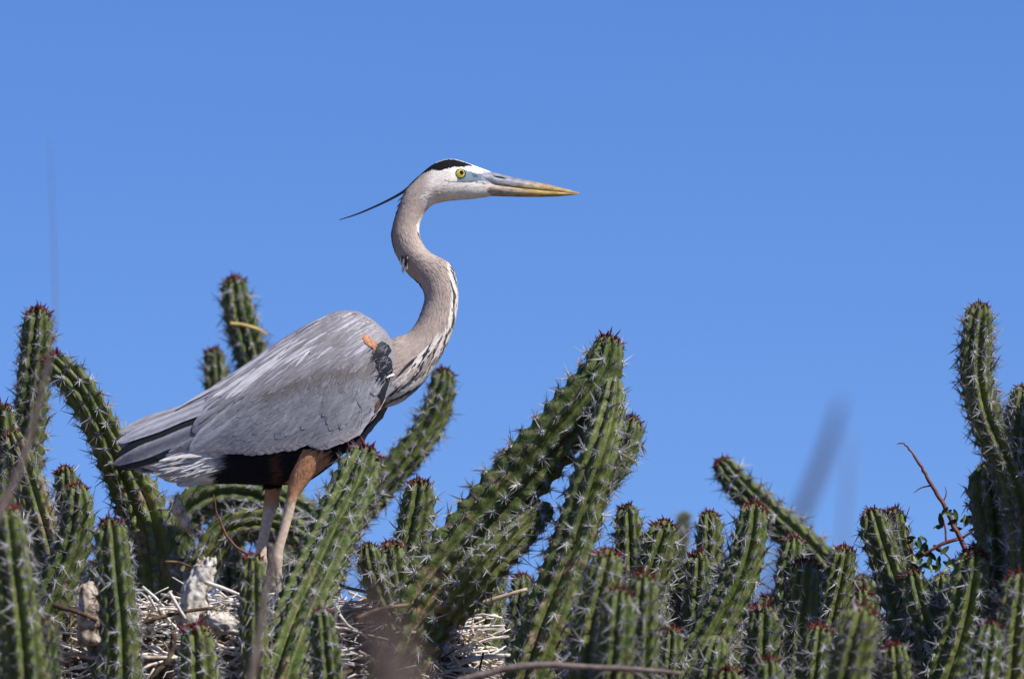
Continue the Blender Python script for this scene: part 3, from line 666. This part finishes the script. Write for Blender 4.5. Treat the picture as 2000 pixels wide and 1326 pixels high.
def rows(parent, mirror=False, mb=None):
    kw = dict(mirror=mirror, mb=mb)
    R = random
    # primaries and tertials at the tail end
    feather('primary_feather', (470, 838), (236, 914), 15, 1.0, BLACK*2, parent, point=.6, **kw)
    feather('primary_feather', (450, 815), (228, 892), 20, 1.2, BLACK*2, parent, point=.6, **kw)
    feather('primary_feather', (440, 862), (300, 897), 14, 1.4, BLACK*3, parent, point=.6, **kw)
    feather('primary_feather', (480, 812), (222, 907), 14, 4.5, GW*.92, parent, bend=-.01, point=.72, edge=LG*.8, shaft=DK, tipdark=GBR*.8, n=16, **kw)
    feather('primary_feather', (470, 848), (330, 888), 9, 5.0, GW*.8, parent, edge=LG*.8, **kw)
    feather('primary_feather', (470, 836), (352, 878), 10, 5.5, GW*.85, parent, edge=LG*.8, **kw)
    feather('tertial_feather', (560, 735), (232, 845), 17, 4.0, GB*.95, parent, bend=-.03, point=.7, edge=LG*.8, shaft=LG*.7, n=16, **kw)
    feather('tertial_feather', (540, 756), (227, 866), 13.5, 7.0, GW, parent, bend=.02, point=.72, edge=LG, shaft=LG, n=16, **kw)
    feather('tertial_feather', (600, 752), (377, 851), 30, 9.0, GW*.96, parent, bend=.10, point=.6, edge=LG*.85, n=14, tipdark=DK*.8, **kw)
    feather('tertial_feather', (560, 772), (371, 889), 24, 11, GW*1.06, parent, bend=.06, point=.6, edge=LG, shaft=LG*.9, n=14, **kw)
    # secondaries fanned along the wing's lower edge
    tips = catmull([(394, 889), (430, 887), (485, 892), (540, 886), (575, 877), (592, 872), (612, 882), (634, 879), (662, 868), (690, 850)], 4)
    for i, (u, v) in enumerate(tips[1:]):
        f = i/len(tips); L = 190-95*f; a = math.radians(150-22*f+R.uniform(-2, 2))
        feather('secondary_feather', (u-math.cos(a)*L, v-math.sin(a)*L), (u+R.uniform(-2, 2), v+R.uniform(-1.5, 1.5)), R.uniform(17, 21), 10.5-.07*i+R.uniform(0, .3), GW*R.uniform(.94, 1.10), parent, bend=.10, edge=LG*R.uniform(.85, 1.0), point=.86, lift=.2, tipdark=lin(160, 150, 148), **kw)
    for row, (dv, L0, hw, cl, nn) in enumerate(((-34, 100, 15, GW*1.02, 17), (-64, 84, 15, GW, 17), (-92, 70, 14, GW*.93, 18), (-116, 58, 13, GBR*.90, 20), (-136, 46, 11, GBR*.84, 22))):
        for i in range(nn):
            f = i/(nn-1); u = 420+30*row*(.8)+(720-420-18*row)*f+R.uniform(-13, 13)
            u = min(u, 738); v = np.interp(u, TU, TL)+dv*(1-.25*f)+R.uniform(-13, 13)
            lim = np.interp(u, [400, 480, 560, 620, 700, 740], [812, 775, 742, 728, 715, 700])+12
            if v < lim: continue
            a = math.radians(148-44*f+R.uniform(-13, 13)); L = L0*R.uniform(.8, 1.25)
            c = (cl if R.random() < .75 else GW)*R.uniform(.88, 1.12)
            feather('covert_feather', (u-math.cos(a)*L, v-math.sin(a)*L), (u, v), hw*R.uniform(.85, 1.1), 11.0+.28*row+R.uniform(0, .4), c, parent, bend=R.uniform(-.02, .16), edge=c*R.uniform(1.15, 1.7), point=R.uniform(.45, .7), n=9, **kw)
    # scapulars: narrow lanceolate feathers streaming back over the wing
    for i in range(210):
        f = i/94; u0 = 470+(758-470)*R.random()**.75; top = np.interp(u0, TU, TT)
        lim = np.interp(u0, [400, 480, 560, 620, 700, 740], [800, 770, 738, 722, 705, 690])
        v0 = top+8+(lim-top-8)*R.random()
        a = math.radians(146+R.uniform(-6, 6)-(u0-470)/265*6); L = R.uniform(60, 120)*(1 if u0 < 650 else .7)
        tip = (u0+math.cos(a)*L, v0+math.sin(a)*L)
        tip = (tip[0], max(tip[1], np.interp(tip[0], TU, TT)+5))
        c = (GB if R.random() < .65 else GBR*1.05)*R.uniform(.86, 1.12)
        feather('scapular_feather', (u0, v0), tip, R.uniform(2.8, 6), 12.6+R.uniform(0, 1.6), c, parent, bend=R.uniform(-.05, .06), edge=LG*R.uniform(.65, .9), point=.25, n=8, **kw)
    WP = lin(204, 200, 202)
    for (u0, v0, u1, v1, h) in ((545, 706, 458, 780, 5), (560, 703, 470, 776, 4), (612, 690, 552, 724, 4.2), (606, 696, 578, 729, 3), (600, 688, 556, 718, 3), (520, 720, 440, 790, 5), (500, 728, 412, 786, 4), (535, 715, 452, 786, 4), (470, 745, 426, 782, 3.5),
                               (560, 690, 500, 742, 3), (600, 672, 545, 708, 2.6), (572, 676, 505, 720, 2.6), (640, 660, 590, 690, 2.4), (650, 690, 618, 716, 2.4), (525, 690, 450, 745, 2.6), (490, 715, 420, 768, 2.6), (440, 750, 344, 803, 4), (462, 738, 352, 796, 3.5)):
        feather('plume_feather', (u0, v0), (u1, v1), h, 14.4+R.uniform(0, 1.2), WP*R.uniform(.72, 1.0), parent, bend=R.uniform(-.06, .06), point=.2, n=8, **kw)
    for i in range(60):
        u0 = 460+270*R.random(); top = np.interp(u0, TU, TT); lim = np.interp(u0, [400, 480, 560, 620, 700, 740], [800, 770, 738, 722, 705, 690]); v0 = top+6+(lim-top-10)*R.random()
        a = math.radians(146+R.uniform(-6, 6)); L = R.uniform(22, 55)
        feather('plume_feather', (u0, v0), (u0+math.cos(a)*L, v0+math.sin(a)*L), R.uniform(.8, 1.6), 14.8, LG*R.uniform(.8, 1.1), parent, bend=R.uniform(-.06, .06), point=.2, n=6, **kw)
    # bend of the wing: rufous tuft, black shoulder patch, one white feather
    for i in range(22):
        u0 = 708+R.uniform(0, 22); v0 = 662+(u0-706)*.55+R.uniform(-3, 3)
        feather('shoulder_feather', (u0, v0), (u0+R.uniform(4, 9), v0+R.uniform(12, 20)), R.uniform(2.6, 4.2), 16.5+R.uniform(0, 1.2), lin(182, 128, 94)*R.uniform(.65, 1.1), parent, point=.3, n=6, lift=.5, **kw)
    for i in range(44):
        f = R.random(); u0 = 740+R.uniform(-4, 18)+10*f; v0 = 674+56*f
        feather('shoulder_feather', (u0, v0), (u0-4-10*R.random()+6*f, v0+R.uniform(18, 32)), R.uniform(4.5, 7.5), 15+R.uniform(0, 1.2), np.array([.012, .015, .022])*R.uniform(.8, 1.6), parent, point=.3, n=6, lift=.5, **kw)
    feather('shoulder_feather', (773, 737), (755, 747), 2.3, 17.5, WHITE, parent, point=.3, n=6, bend=.1, **kw)
    for i in range(10):
        u0 = 756-i*1.2; v0 = 752+i*4
        feather('shoulder_feather', (u0+3, v0), (u0-R.uniform(4, 14), v0+R.uniform(18, 26)), 4, 14.5+R.uniform(0, 1), BLACK*2 if i < 7 else lin(104, 76, 62), parent, point=.3, n=6, lift=.5, **kw)
rows(wing)
# loose barbs that soften the feather rows
V = []; F = []; CC = []
for i in range(5200):
    u = random.uniform(450, 762); top = np.interp(u, TU, TT); low = np.interp(u, TU, TL); x = random.random(); v = top+5+(low-top-12)*x
    lim = np.interp(u, [400, 480, 560, 620, 700, 740], [800, 770, 738, 722, 705, 690])
    if 738 < u and 672 < v < 770 and random.random() < .9: continue
    if 698 < u < 750 and 645 < v < 696: continue
    if v < lim and random.random() < .72: continue
    if v < lim: ang = 146+random.gauss(0, 5); c = random.choice((GB, GB, GBR*.9, LG*.8)); L = random.uniform(12, 28)
    else:
        f = min(1, max(0, (u-420)/300)); ang = 150-38*f+random.gauss(0, 9); d = v-lim; band = math.exp(-((d-26)/22)**2)*min(1, max(0, (u-470)/60))
        c = GW*(1-band)+lin(112, 106, 104)*band; L = random.uniform(9, 20)
        if random.random() > .06+band*.9: continue
    a = math.radians(ang); c = c*random.uniform(.90, 1.10); w = random.uniform(.5, 1.0); q = []
    for sx, hw in ((0, w), (.55, w*.8), (1, .1)):
        pu, pv = u+math.cos(a)*L*sx, v+math.sin(a)*L*sx; off = 4.7+.5*sx+random.uniform(0, .3)
        for e in (-1, 1): qu, qv = pu-math.sin(a)*hw*e, pv+math.cos(a)*hw*e; q.append(HW(qu, qv, wing_w(qu, qv, off)))
    b = len(V); V += q; F += [(b, b+1, b+3, b+2), (b+2, b+3, b+5, b+4)]; CC += [c]*6
for i in range(110):                        # dark wisps round the shoulder patch
    f = random.random(); u = 738+random.uniform(-10, 26)+8*f; v = 680+72*f; a = math.radians(random.uniform(100, 165)); L = random.uniform(8, 18); w = .8; q = []
    for sx, hw in ((0, w), (.55, w*.8), (1, .1)):
        pu, pv = u+math.cos(a)*L*sx, v+math.sin(a)*L*sx
        for e in (-1, 1): qu, qv = pu-math.sin(a)*hw*e, pv+math.cos(a)*hw*e; q.append(HW(qu, qv, wing_w(qu, qv, 6.4+.6*sx)))
    b = len(V); V += q; F += [(b, b+1, b+3, b+2), (b+2, b+3, b+5, b+4)]; CC += [np.array([.014, .017, .024]) if random.random() < .7 else GB*.7]*6
tag(obj('loose_barbs', mesh('loose_barbs', V, F, M['plume'], True, np.array(CC)), wing), kind='stuff')
wm = MB(); wing2 = shell('wing', True); rows(None, True, wm)
tag(obj('far_feathers', mesh('far_feathers', wm.v, wm.f, M['feather'], True, np.array(wm.c)), wing2), kind='stuff')
# tail and undertail
def flat(w0): return lambda u, v, off=0: w0-off
for i, (a, b, h, c, w0) in enumerate((((430, 900), (236, 912), 13, DK, -6), ((430, 905), (262, 920), 12, BLACK*6, -10), ((430, 915), (300, 926), 12, LG*.8, -16), ((440, 905), (338, 940), 14, LG, -20), ((430, 925), (345, 948), 13, LG*.95, -12), ((400, 892), (312, 906), 4, WHITE*.9, -40))):
    feather('tail_feather', a, b, h, 0, c, heron, wfun=flat(w0), bend=.03, edge=LG*.8)
for i in range(70):
    u0 = random.uniform(345, 432); v0 = random.uniform(896, 925)
    feather('undertail_feather', (u0, v0), (u0-random.uniform(30, 60), v0+random.uniform(2, 20)), random.uniform(1.1, 2.6), 0, lin(200, 198, 200)*random.uniform(.6, 1), heron, wfun=flat(-random.uniform(24, 44)), point=.2, n=6)
# breast plumes, neck tuft, head plume
def neckw(u, v, off=0):
    d = np.hypot(NCn[:, 0]-u, NCn[:, 1]-v); k = d.argmin(); hl = np.linalg.norm(NAx[k]); t = min(1, np.dot(np.array([u, v])-NCn[k], NAx[k])/hl**2) if hl else 0
    return -(ND[k, 4]*math.sqrt(max(0.02, 1-t*t))+off)
for i in range(46):
    f = random.random(); u0, v0 = 872-70*f+random.uniform(-16, 4), 655+92*f+random.uniform(-8, 4)
    L = random.uniform(34, 72); a = math.radians(118+22*f+random.uniform(-5, 5)); tip = (u0+math.cos(a)*L, v0+math.sin(a)*L)
    cc = random.choice((WHITE*.92, WHITE*.85, BLACK*3, TAN, lin(206, 196, 190)))
    feather('breast_plume', (u0, v0), tip, random.uniform(1.5, 3.2), 1.2+random.uniform(0, 2), cc, heron, wfun=neckw, point=.2, n=7, bend=random.uniform(-.05, .05))
feather('breast_plume', (738, 808), (704, 847), 2.6, 0, WHITE, heron, wfun=flat(-16), point=.3, n=7, bend=.05)
for i in range(16):
    u0 = 786+random.uniform(0, 10); v0 = 500+random.uniform(0, 16)
    feather('neck_tuft', (u0, v0), (u0+random.uniform(-6, 5), v0+random.uniform(14, 24)), 2.4, 1.5+random.uniform(0, 2), WHITE if i % 5 else BLACK*4, heron, wfun=neckw, point=.2, n=6)
for i in range(30):
    k = random.randint(0, 24); e = ND[int(len(ND)*.16)+k*2]; u0, v0 = e[0]+4, e[1]
    tg = -ntan[int(len(ND)*.16)+k*2]; L = random.uniform(14, 24)
    feather('nape_feather', (u0, v0), (u0+tg[0]*L-1.5, v0+tg[1]*L), 1.3, 0, BLACK*4, heron, wfun=flat(-4+random.uniform(-5, 5)), point=.2, n=5)
d = catmull([(835, 336, -4), (812, 354, -5), (790, 374, -4), (752, 395, -3), (702, 417, -2), (663, 430, -2)], 6)
V, F = tube([HW(*q) for q in d], [(3.4*(1-i/len(d))**.8+.55)*S for i in range(len(d))], 8)
obj('head_plume', mesh('head_plume', V, F, M['feather'], True, np.tile(BLACK*1.5, (len(V), 1))), heron)
# bill
def bill(name, secs, upper):
    d = catmull(secs, 6); V = []; F = []; CC = []; n = 18
    for r in d:
        u, t, b, w = r; mid = (t+b)/2; hh = (b-t)/2
        for k in range(n):
            a = 2*math.pi*k/n; cv, sv = math.cos(a), math.sin(a)
            sv = math.copysign(abs(sv)**(.3 if (cv < 0) == upper else 1.0), sv); V.append(HW(u, mid-hh*cv, -w*sv*(1-.25*max(0, cv if upper else -cv)))); x = (u-945)/185
            tr = sstep(.30, .72, x+.22*(cv < -.35)); base = lin(152, 154, 166)*(1-tr)+lin(178, 148, 86)*tr
            if upper and cv > .30: base = base*.45+lin(104, 102, 106)*.55
            if not upper: base = lin(168, 152, 134)*(1-sstep(.2, .6, x))+lin(184, 156, 92)*sstep(.2, .6, x)
            if not upper and cv < -.55: base = base*.75
            if upper and cv < -.80: base = base*.5
            CC.append(base*(1+.12*math.sin(u*.31+a*2)))
    m = len(d)
    for i in range(m-1):
        for k in range(n): F.append((i*n+k, (i+1)*n+k, (i+1)*n+(k+1) % n, i*n+(k+1) % n))
    F.append(tuple(range(n))); F.append(tuple(reversed([(m-1)*n+k for k in range(n)])))
    return obj(name, mesh(name, V, F, M['bill'], True, np.array(CC)), heron)
ub = bill('upper_bill', [(934, 337, 356, 15.5), (950, 335.5, 359.5, 16), (965, 337.5, 363.8, 15), (1000, 346, 368.6, 12), (1030, 352, 371.8, 10), (1060, 358, 374, 7.6), (1090, 365, 376.4, 5.2), (1115, 371.5, 378.4, 2.8), (1132, 377, 378.8, .7)], True)
bill('lower_bill', [(944, 358, 384, 13), (965, 361, 383.5, 13.4), (1000, 366, 384.6, 11), (1030, 369.2, 385, 9), (1060, 372, 385, 6.8), (1090, 375, 384, 4.7), (1115, 377.4, 381.6, 2.5), (1129, 378.9, 379.8, .6)], False)
V, F = tube([HW(u, v, w) for u, v, w in ((962, 346, -13.6), (970, 347.5, -13.6), (980, 349, -13.0), (990, 351, -12.2))], [.5*S, 1.2*S, 1.1*S, .4*S], 6)
obj('nostril', mesh('nostril', V, F, M['black_eye']), ub)
def disc(name, u, v, w, r, bulge, mat, parent):
    V = [HW(u, v, w-bulge)]; F = []; n = 24
    for j in (1, 2, 3):
        for k in range(n):
            a = 2*math.pi*k/n; rr = r*j/3; V.append(HW(u+rr*math.cos(a), v+rr*math.sin(a), w-bulge*(1-(j/3)**2)))
    F = [(0, 1+k, 1+(k+1) % n) for k in range(n)]
    for j in range(2):
        for k in range(n): F.append((1+j*n+k, 1+(j+1)*n+k, 1+(j+1)*n+(k+1) % n, 1+j*n+(k+1) % n))
    return obj(name, mesh(name, V, F, mat), parent)
hw_eye = max(-W_[(np.hypot(U-899.5, Vp-344) < 9)].min(), 18)
for sgn in (-1, 1):
    V = []; F = []; n1, n2 = 10, 20
    for i in range(n1+1):
        for k in range(n2):
            th = math.pi*i/n1; a = 2*math.pi*k/n2; V.append(HW(899.5+10.6*math.sin(th)*math.cos(a), 344+10.2*math.sin(th)*math.sin(a), sgn*(hw_eye-2.5)+4.5*math.cos(th)))
    for i in range(n1):
        for k in range(n2): F.append((i*n2+k, (i+1)*n2+k, (i+1)*n2+(k+1) % n2, i*n2+(k+1) % n2))
    ey = obj('eye', mesh('eye', V, F, M['black_eye']), heron)
    if sgn < 0:
        disc('iris', 899.5, 344, -hw_eye-1.0, 8.2, 1.6, M['iris'], ey); disc('pupil', 901.6, 342.6, -hw_eye-2.3, 4.3, .8, M['black_eye'], ey)

# ------------------------------------------------------------------ twigs, stalks and the leafy shrub
def twig(name, label, pts, radii, mat, cat='twig', ground=False, extra=(), group=None, kinks=.0):
    """pts (px,py,y), radii in mm"""
    pts = list(pts); radii = list(radii)
    if ground:
        p = P(*pts[-1]); a, b = pts[-2], pts[-1]; y = b[2]; dx = (b[0]-a[0])/max(30., b[1]-a[1]); u, v = b[0], b[1]
        for k in range(40):
            u += dx*90; v += 90; dx *= .85; pts.append((u, v, y)); radii.append(radii[-1])
            q = P(u, v, y)
            if q.z < gz(q.x, q.y)-.02: break
    d = catmull([(*P(*p), r*.001) for p, r in zip(pts, radii)], 6)
    base = Vector(d[-1][:3]); V, F = tube([Vector(q[:3])-base+Vector((random.uniform(-1, 1), random.uniform(-1, 1), random.uniform(-1, 1)))*kinks for q in d], [max(.0003, q[3]) for q in d], 7, jit=.08)
    if not extra:
        o = obj(name, mesh(name, V, F, mat)); o.location = base; return tag(o, label, cat, group)
    root = empty(name, base); tag(root, label, cat, group); obj('branch', mesh('branch', V, F, mat), root)
    for pts2, r2 in extra:
        d = catmull([(*P(*p), r*.001) for p, r in zip(pts2, r2)], 5); V, F = tube([Vector(q[:3])-base for q in d], [q[3] for q in d], 6, jit=.08)
        obj('branch', mesh('branch', V, F, mat), root)
    return root
twig('dry_stalk', 'thin blurred grey stalk rising into the sky before the bent cactus', [(98, 270, -2.6), (103, 420, -2.6), (108, 590, -2.6), (100, 680, -2.6), (72, 800, -2.6), (40, 910, -2.6), (0, 1000, -2.6)], [.5, .7, 1.0, 2.0, 3.4, 4.2, 4.6], M['bark'], 'stalk', ground=True)
twig('dry_stalk', 'blurred grey stalk crossing in front of the nest beside heron feet', [(534, 1070, -2.6), (524, 1140, -2.6), (508, 1220, -2.6), (490, 1326, -2.6)], [1.6, 3.2, 4.6, 5.5], M['bark'], 'stalk', ground=True)
twig('dry_stalk', 'dark heavily blurred stalk leaning against the sky above the right thicket', [(1645, 780, 22), (1612, 885, 22), (1570, 990, 22), (1530, 1090, 22)], [9, 21, 23, 23], M['stump'], 'stalk', ground=True)
twig('dry_stalk', 'faint blurred upright stalk beside the dark leaning stalk', [(1662, 850, 14), (1655, 950, 14), (1645, 1080, 14)], [3, 5, 6], M['bark'], 'stalk', ground=True)
twig('tree_stump', 'large blurred brown stump in front of the twin-headed cactus', [(722, 1130, -8.0), (730, 1190, -8.0), (748, 1265, -8.0), (764, 1340, -8.0)], [3, 9, 17, 24], M['stump'], 'stump', ground=True)
twig('twig', 'thin dark twig standing between heron tail and legs', [(416, 966, -.2), (430, 1020, -.2), (455, 1062, -.2), (492, 1092, -.2), (500, 1140, -.2)], [.8, 1.8, 2.2, 2.4, 2.4], M['redtwig'], kinks=.001)
twig('twig', 'long pinkish twig lying across the low front of the thicket', [(890, 1330, -.9), (940, 1318, -.9), (1000, 1304, -.9), (1070, 1298, -.9), (1150, 1303, -.9), (1230, 1306, -.9), (1330, 1314, -.9)], [5, 5.5, 5.5, 5, 4.6, 4, 3], M['bark'], extra=[([(1225, 1305, -.9), (1245, 1316, -.9), (1280, 1340, -.9)], [3.5, 3, 2])])
twig('straw', 'dry yellow stalk lying across the cactus behind heron back', [(449, 632, .955), (474, 635, .955), (500, 642, .955), (522, 653, .955)], [3, 3.2, 2.8, 1.6], M['straw'], 'stalk')
Y = .05
sh = twig('leafy_shrub', 'red-brown leafy shrub twig arching up beside the shaded cactus', [(1753, 866, Y), (1768, 868, Y), (1796, 905, Y), (1818, 945, Y), (1842, 985, Y), (1862, 1026, Y), (1884, 1066, Y), (1900, 1130, Y)], [.8, 1.4, 2.4, 3.0, 3.4, 3.8, 4.2, 4.6], M['redtwig'], 'shrub', ground=True, kinks=.0012,
     extra=[([(1872, 1052, Y), (1840, 1062, Y), (1812, 1078, Y), (1788, 1090, Y), (1775, 1060, Y), (1772, 1035, Y)], [3, 2.8, 2.4, 2, 1.4, 1]), ([(1818, 948, Y), (1800, 952, Y), (1785, 962, Y)], [1.4, 1.1, .5]), ([(1848, 1060, Y), (1846, 1030, Y), (1840, 1006, Y)], [1.8, 1.5, .9]),
            ([(1840, 985, Y), (1848, 965, Y), (1846, 950, Y)], [1.2, 1.0, .5]), ([(1880, 1050, Y), (1900, 1036, Y), (1916, 1020, Y)], [2.2, 1.6, 1]), ([(1830, 1068, Y), (1850, 1085, Y), (1870, 1110, Y)], [1.8, 1.5, 1])])
lv = []; lf = []
for i in range(6):
    x = i/5; hw = .0042*math.sin(math.pi*min(1, x*.9+.06))**.8
    lv += [(-hw, x*.019, .0012), (0, x*.019, -.0006), (hw, x*.019, .0012)]
for i in range(5): lf += [(i*3, i*3+1, i*3+4, i*3+3), (i*3+1, i*3+2, i*3+5, i*3+4)]
LM = mesh('leaf', lv, lf, M['leaf'])
for (u, v) in [(1842, 1005), (1845, 1030), (1856, 1000), (1866, 1008), (1888, 1014), (1880, 1030), (1896, 1020), (1904, 1004), (1908, 1030), (1775, 1040), (1782, 1056), (1790, 1048), (1786, 1084), (1796, 1078), (1800, 1100), (1812, 1066), (1820, 1084), (1826, 1092), (1838, 1096), (1850, 1094), (1770, 1090), (1778, 1100), (1840, 1080), (1864, 1092), (1816, 1102), (1872, 1016), (1808, 1056), (1858, 1106), (1794, 1110), (1832, 1112)]:
    a = random.uniform(0, 6.28)
    for q in range(random.choice((1, 2, 2))):
        mt = Matrix.Translation(P(u+random.uniform(-4, 4), v+random.uniform(-4, 4), Y+random.uniform(-.03, .03))-sh.location) @ Matrix.Rotation(a+q*1.7, 4, 'Y') @ Matrix.Rotation(random.uniform(.6, 2.2), 4, 'X') @ Matrix.Rotation(random.uniform(-.8, .8), 4, 'Y') @ Matrix.Scale(random.uniform(.75, 1.25), 4)
        obj('leaf', LM, sh, mt)
# tangle of dead twigs between the stem bases
mb = MB()
for i in range(700):
    u = random.uniform(-40, 2040); v = random.uniform(1215, 1420); y = random.uniform(.1, 1.1) if not 100 < u < 1000 else random.uniform(.5, 1.1)
    p = P(u, v, y); dv = Vector((random.gauss(0, 1), random.gauss(0, .6), random.gauss(0, .6))).normalized(); L = random.uniform(.04, .14)
    mb.add(*tube([p-dv*L/2, p+Vector((random.uniform(-1, 1), 0, random.uniform(-1, 1)))*.01, p+dv*L/2], [.0015, .0013, .0007], 4, cap=False))
tag(obj('dead_brush', mesh('dead_brush', mb.v, mb.f, M['bark'], False)), 'tangle of dry grey twigs between the cactus bases', 'brush', kind='stuff')
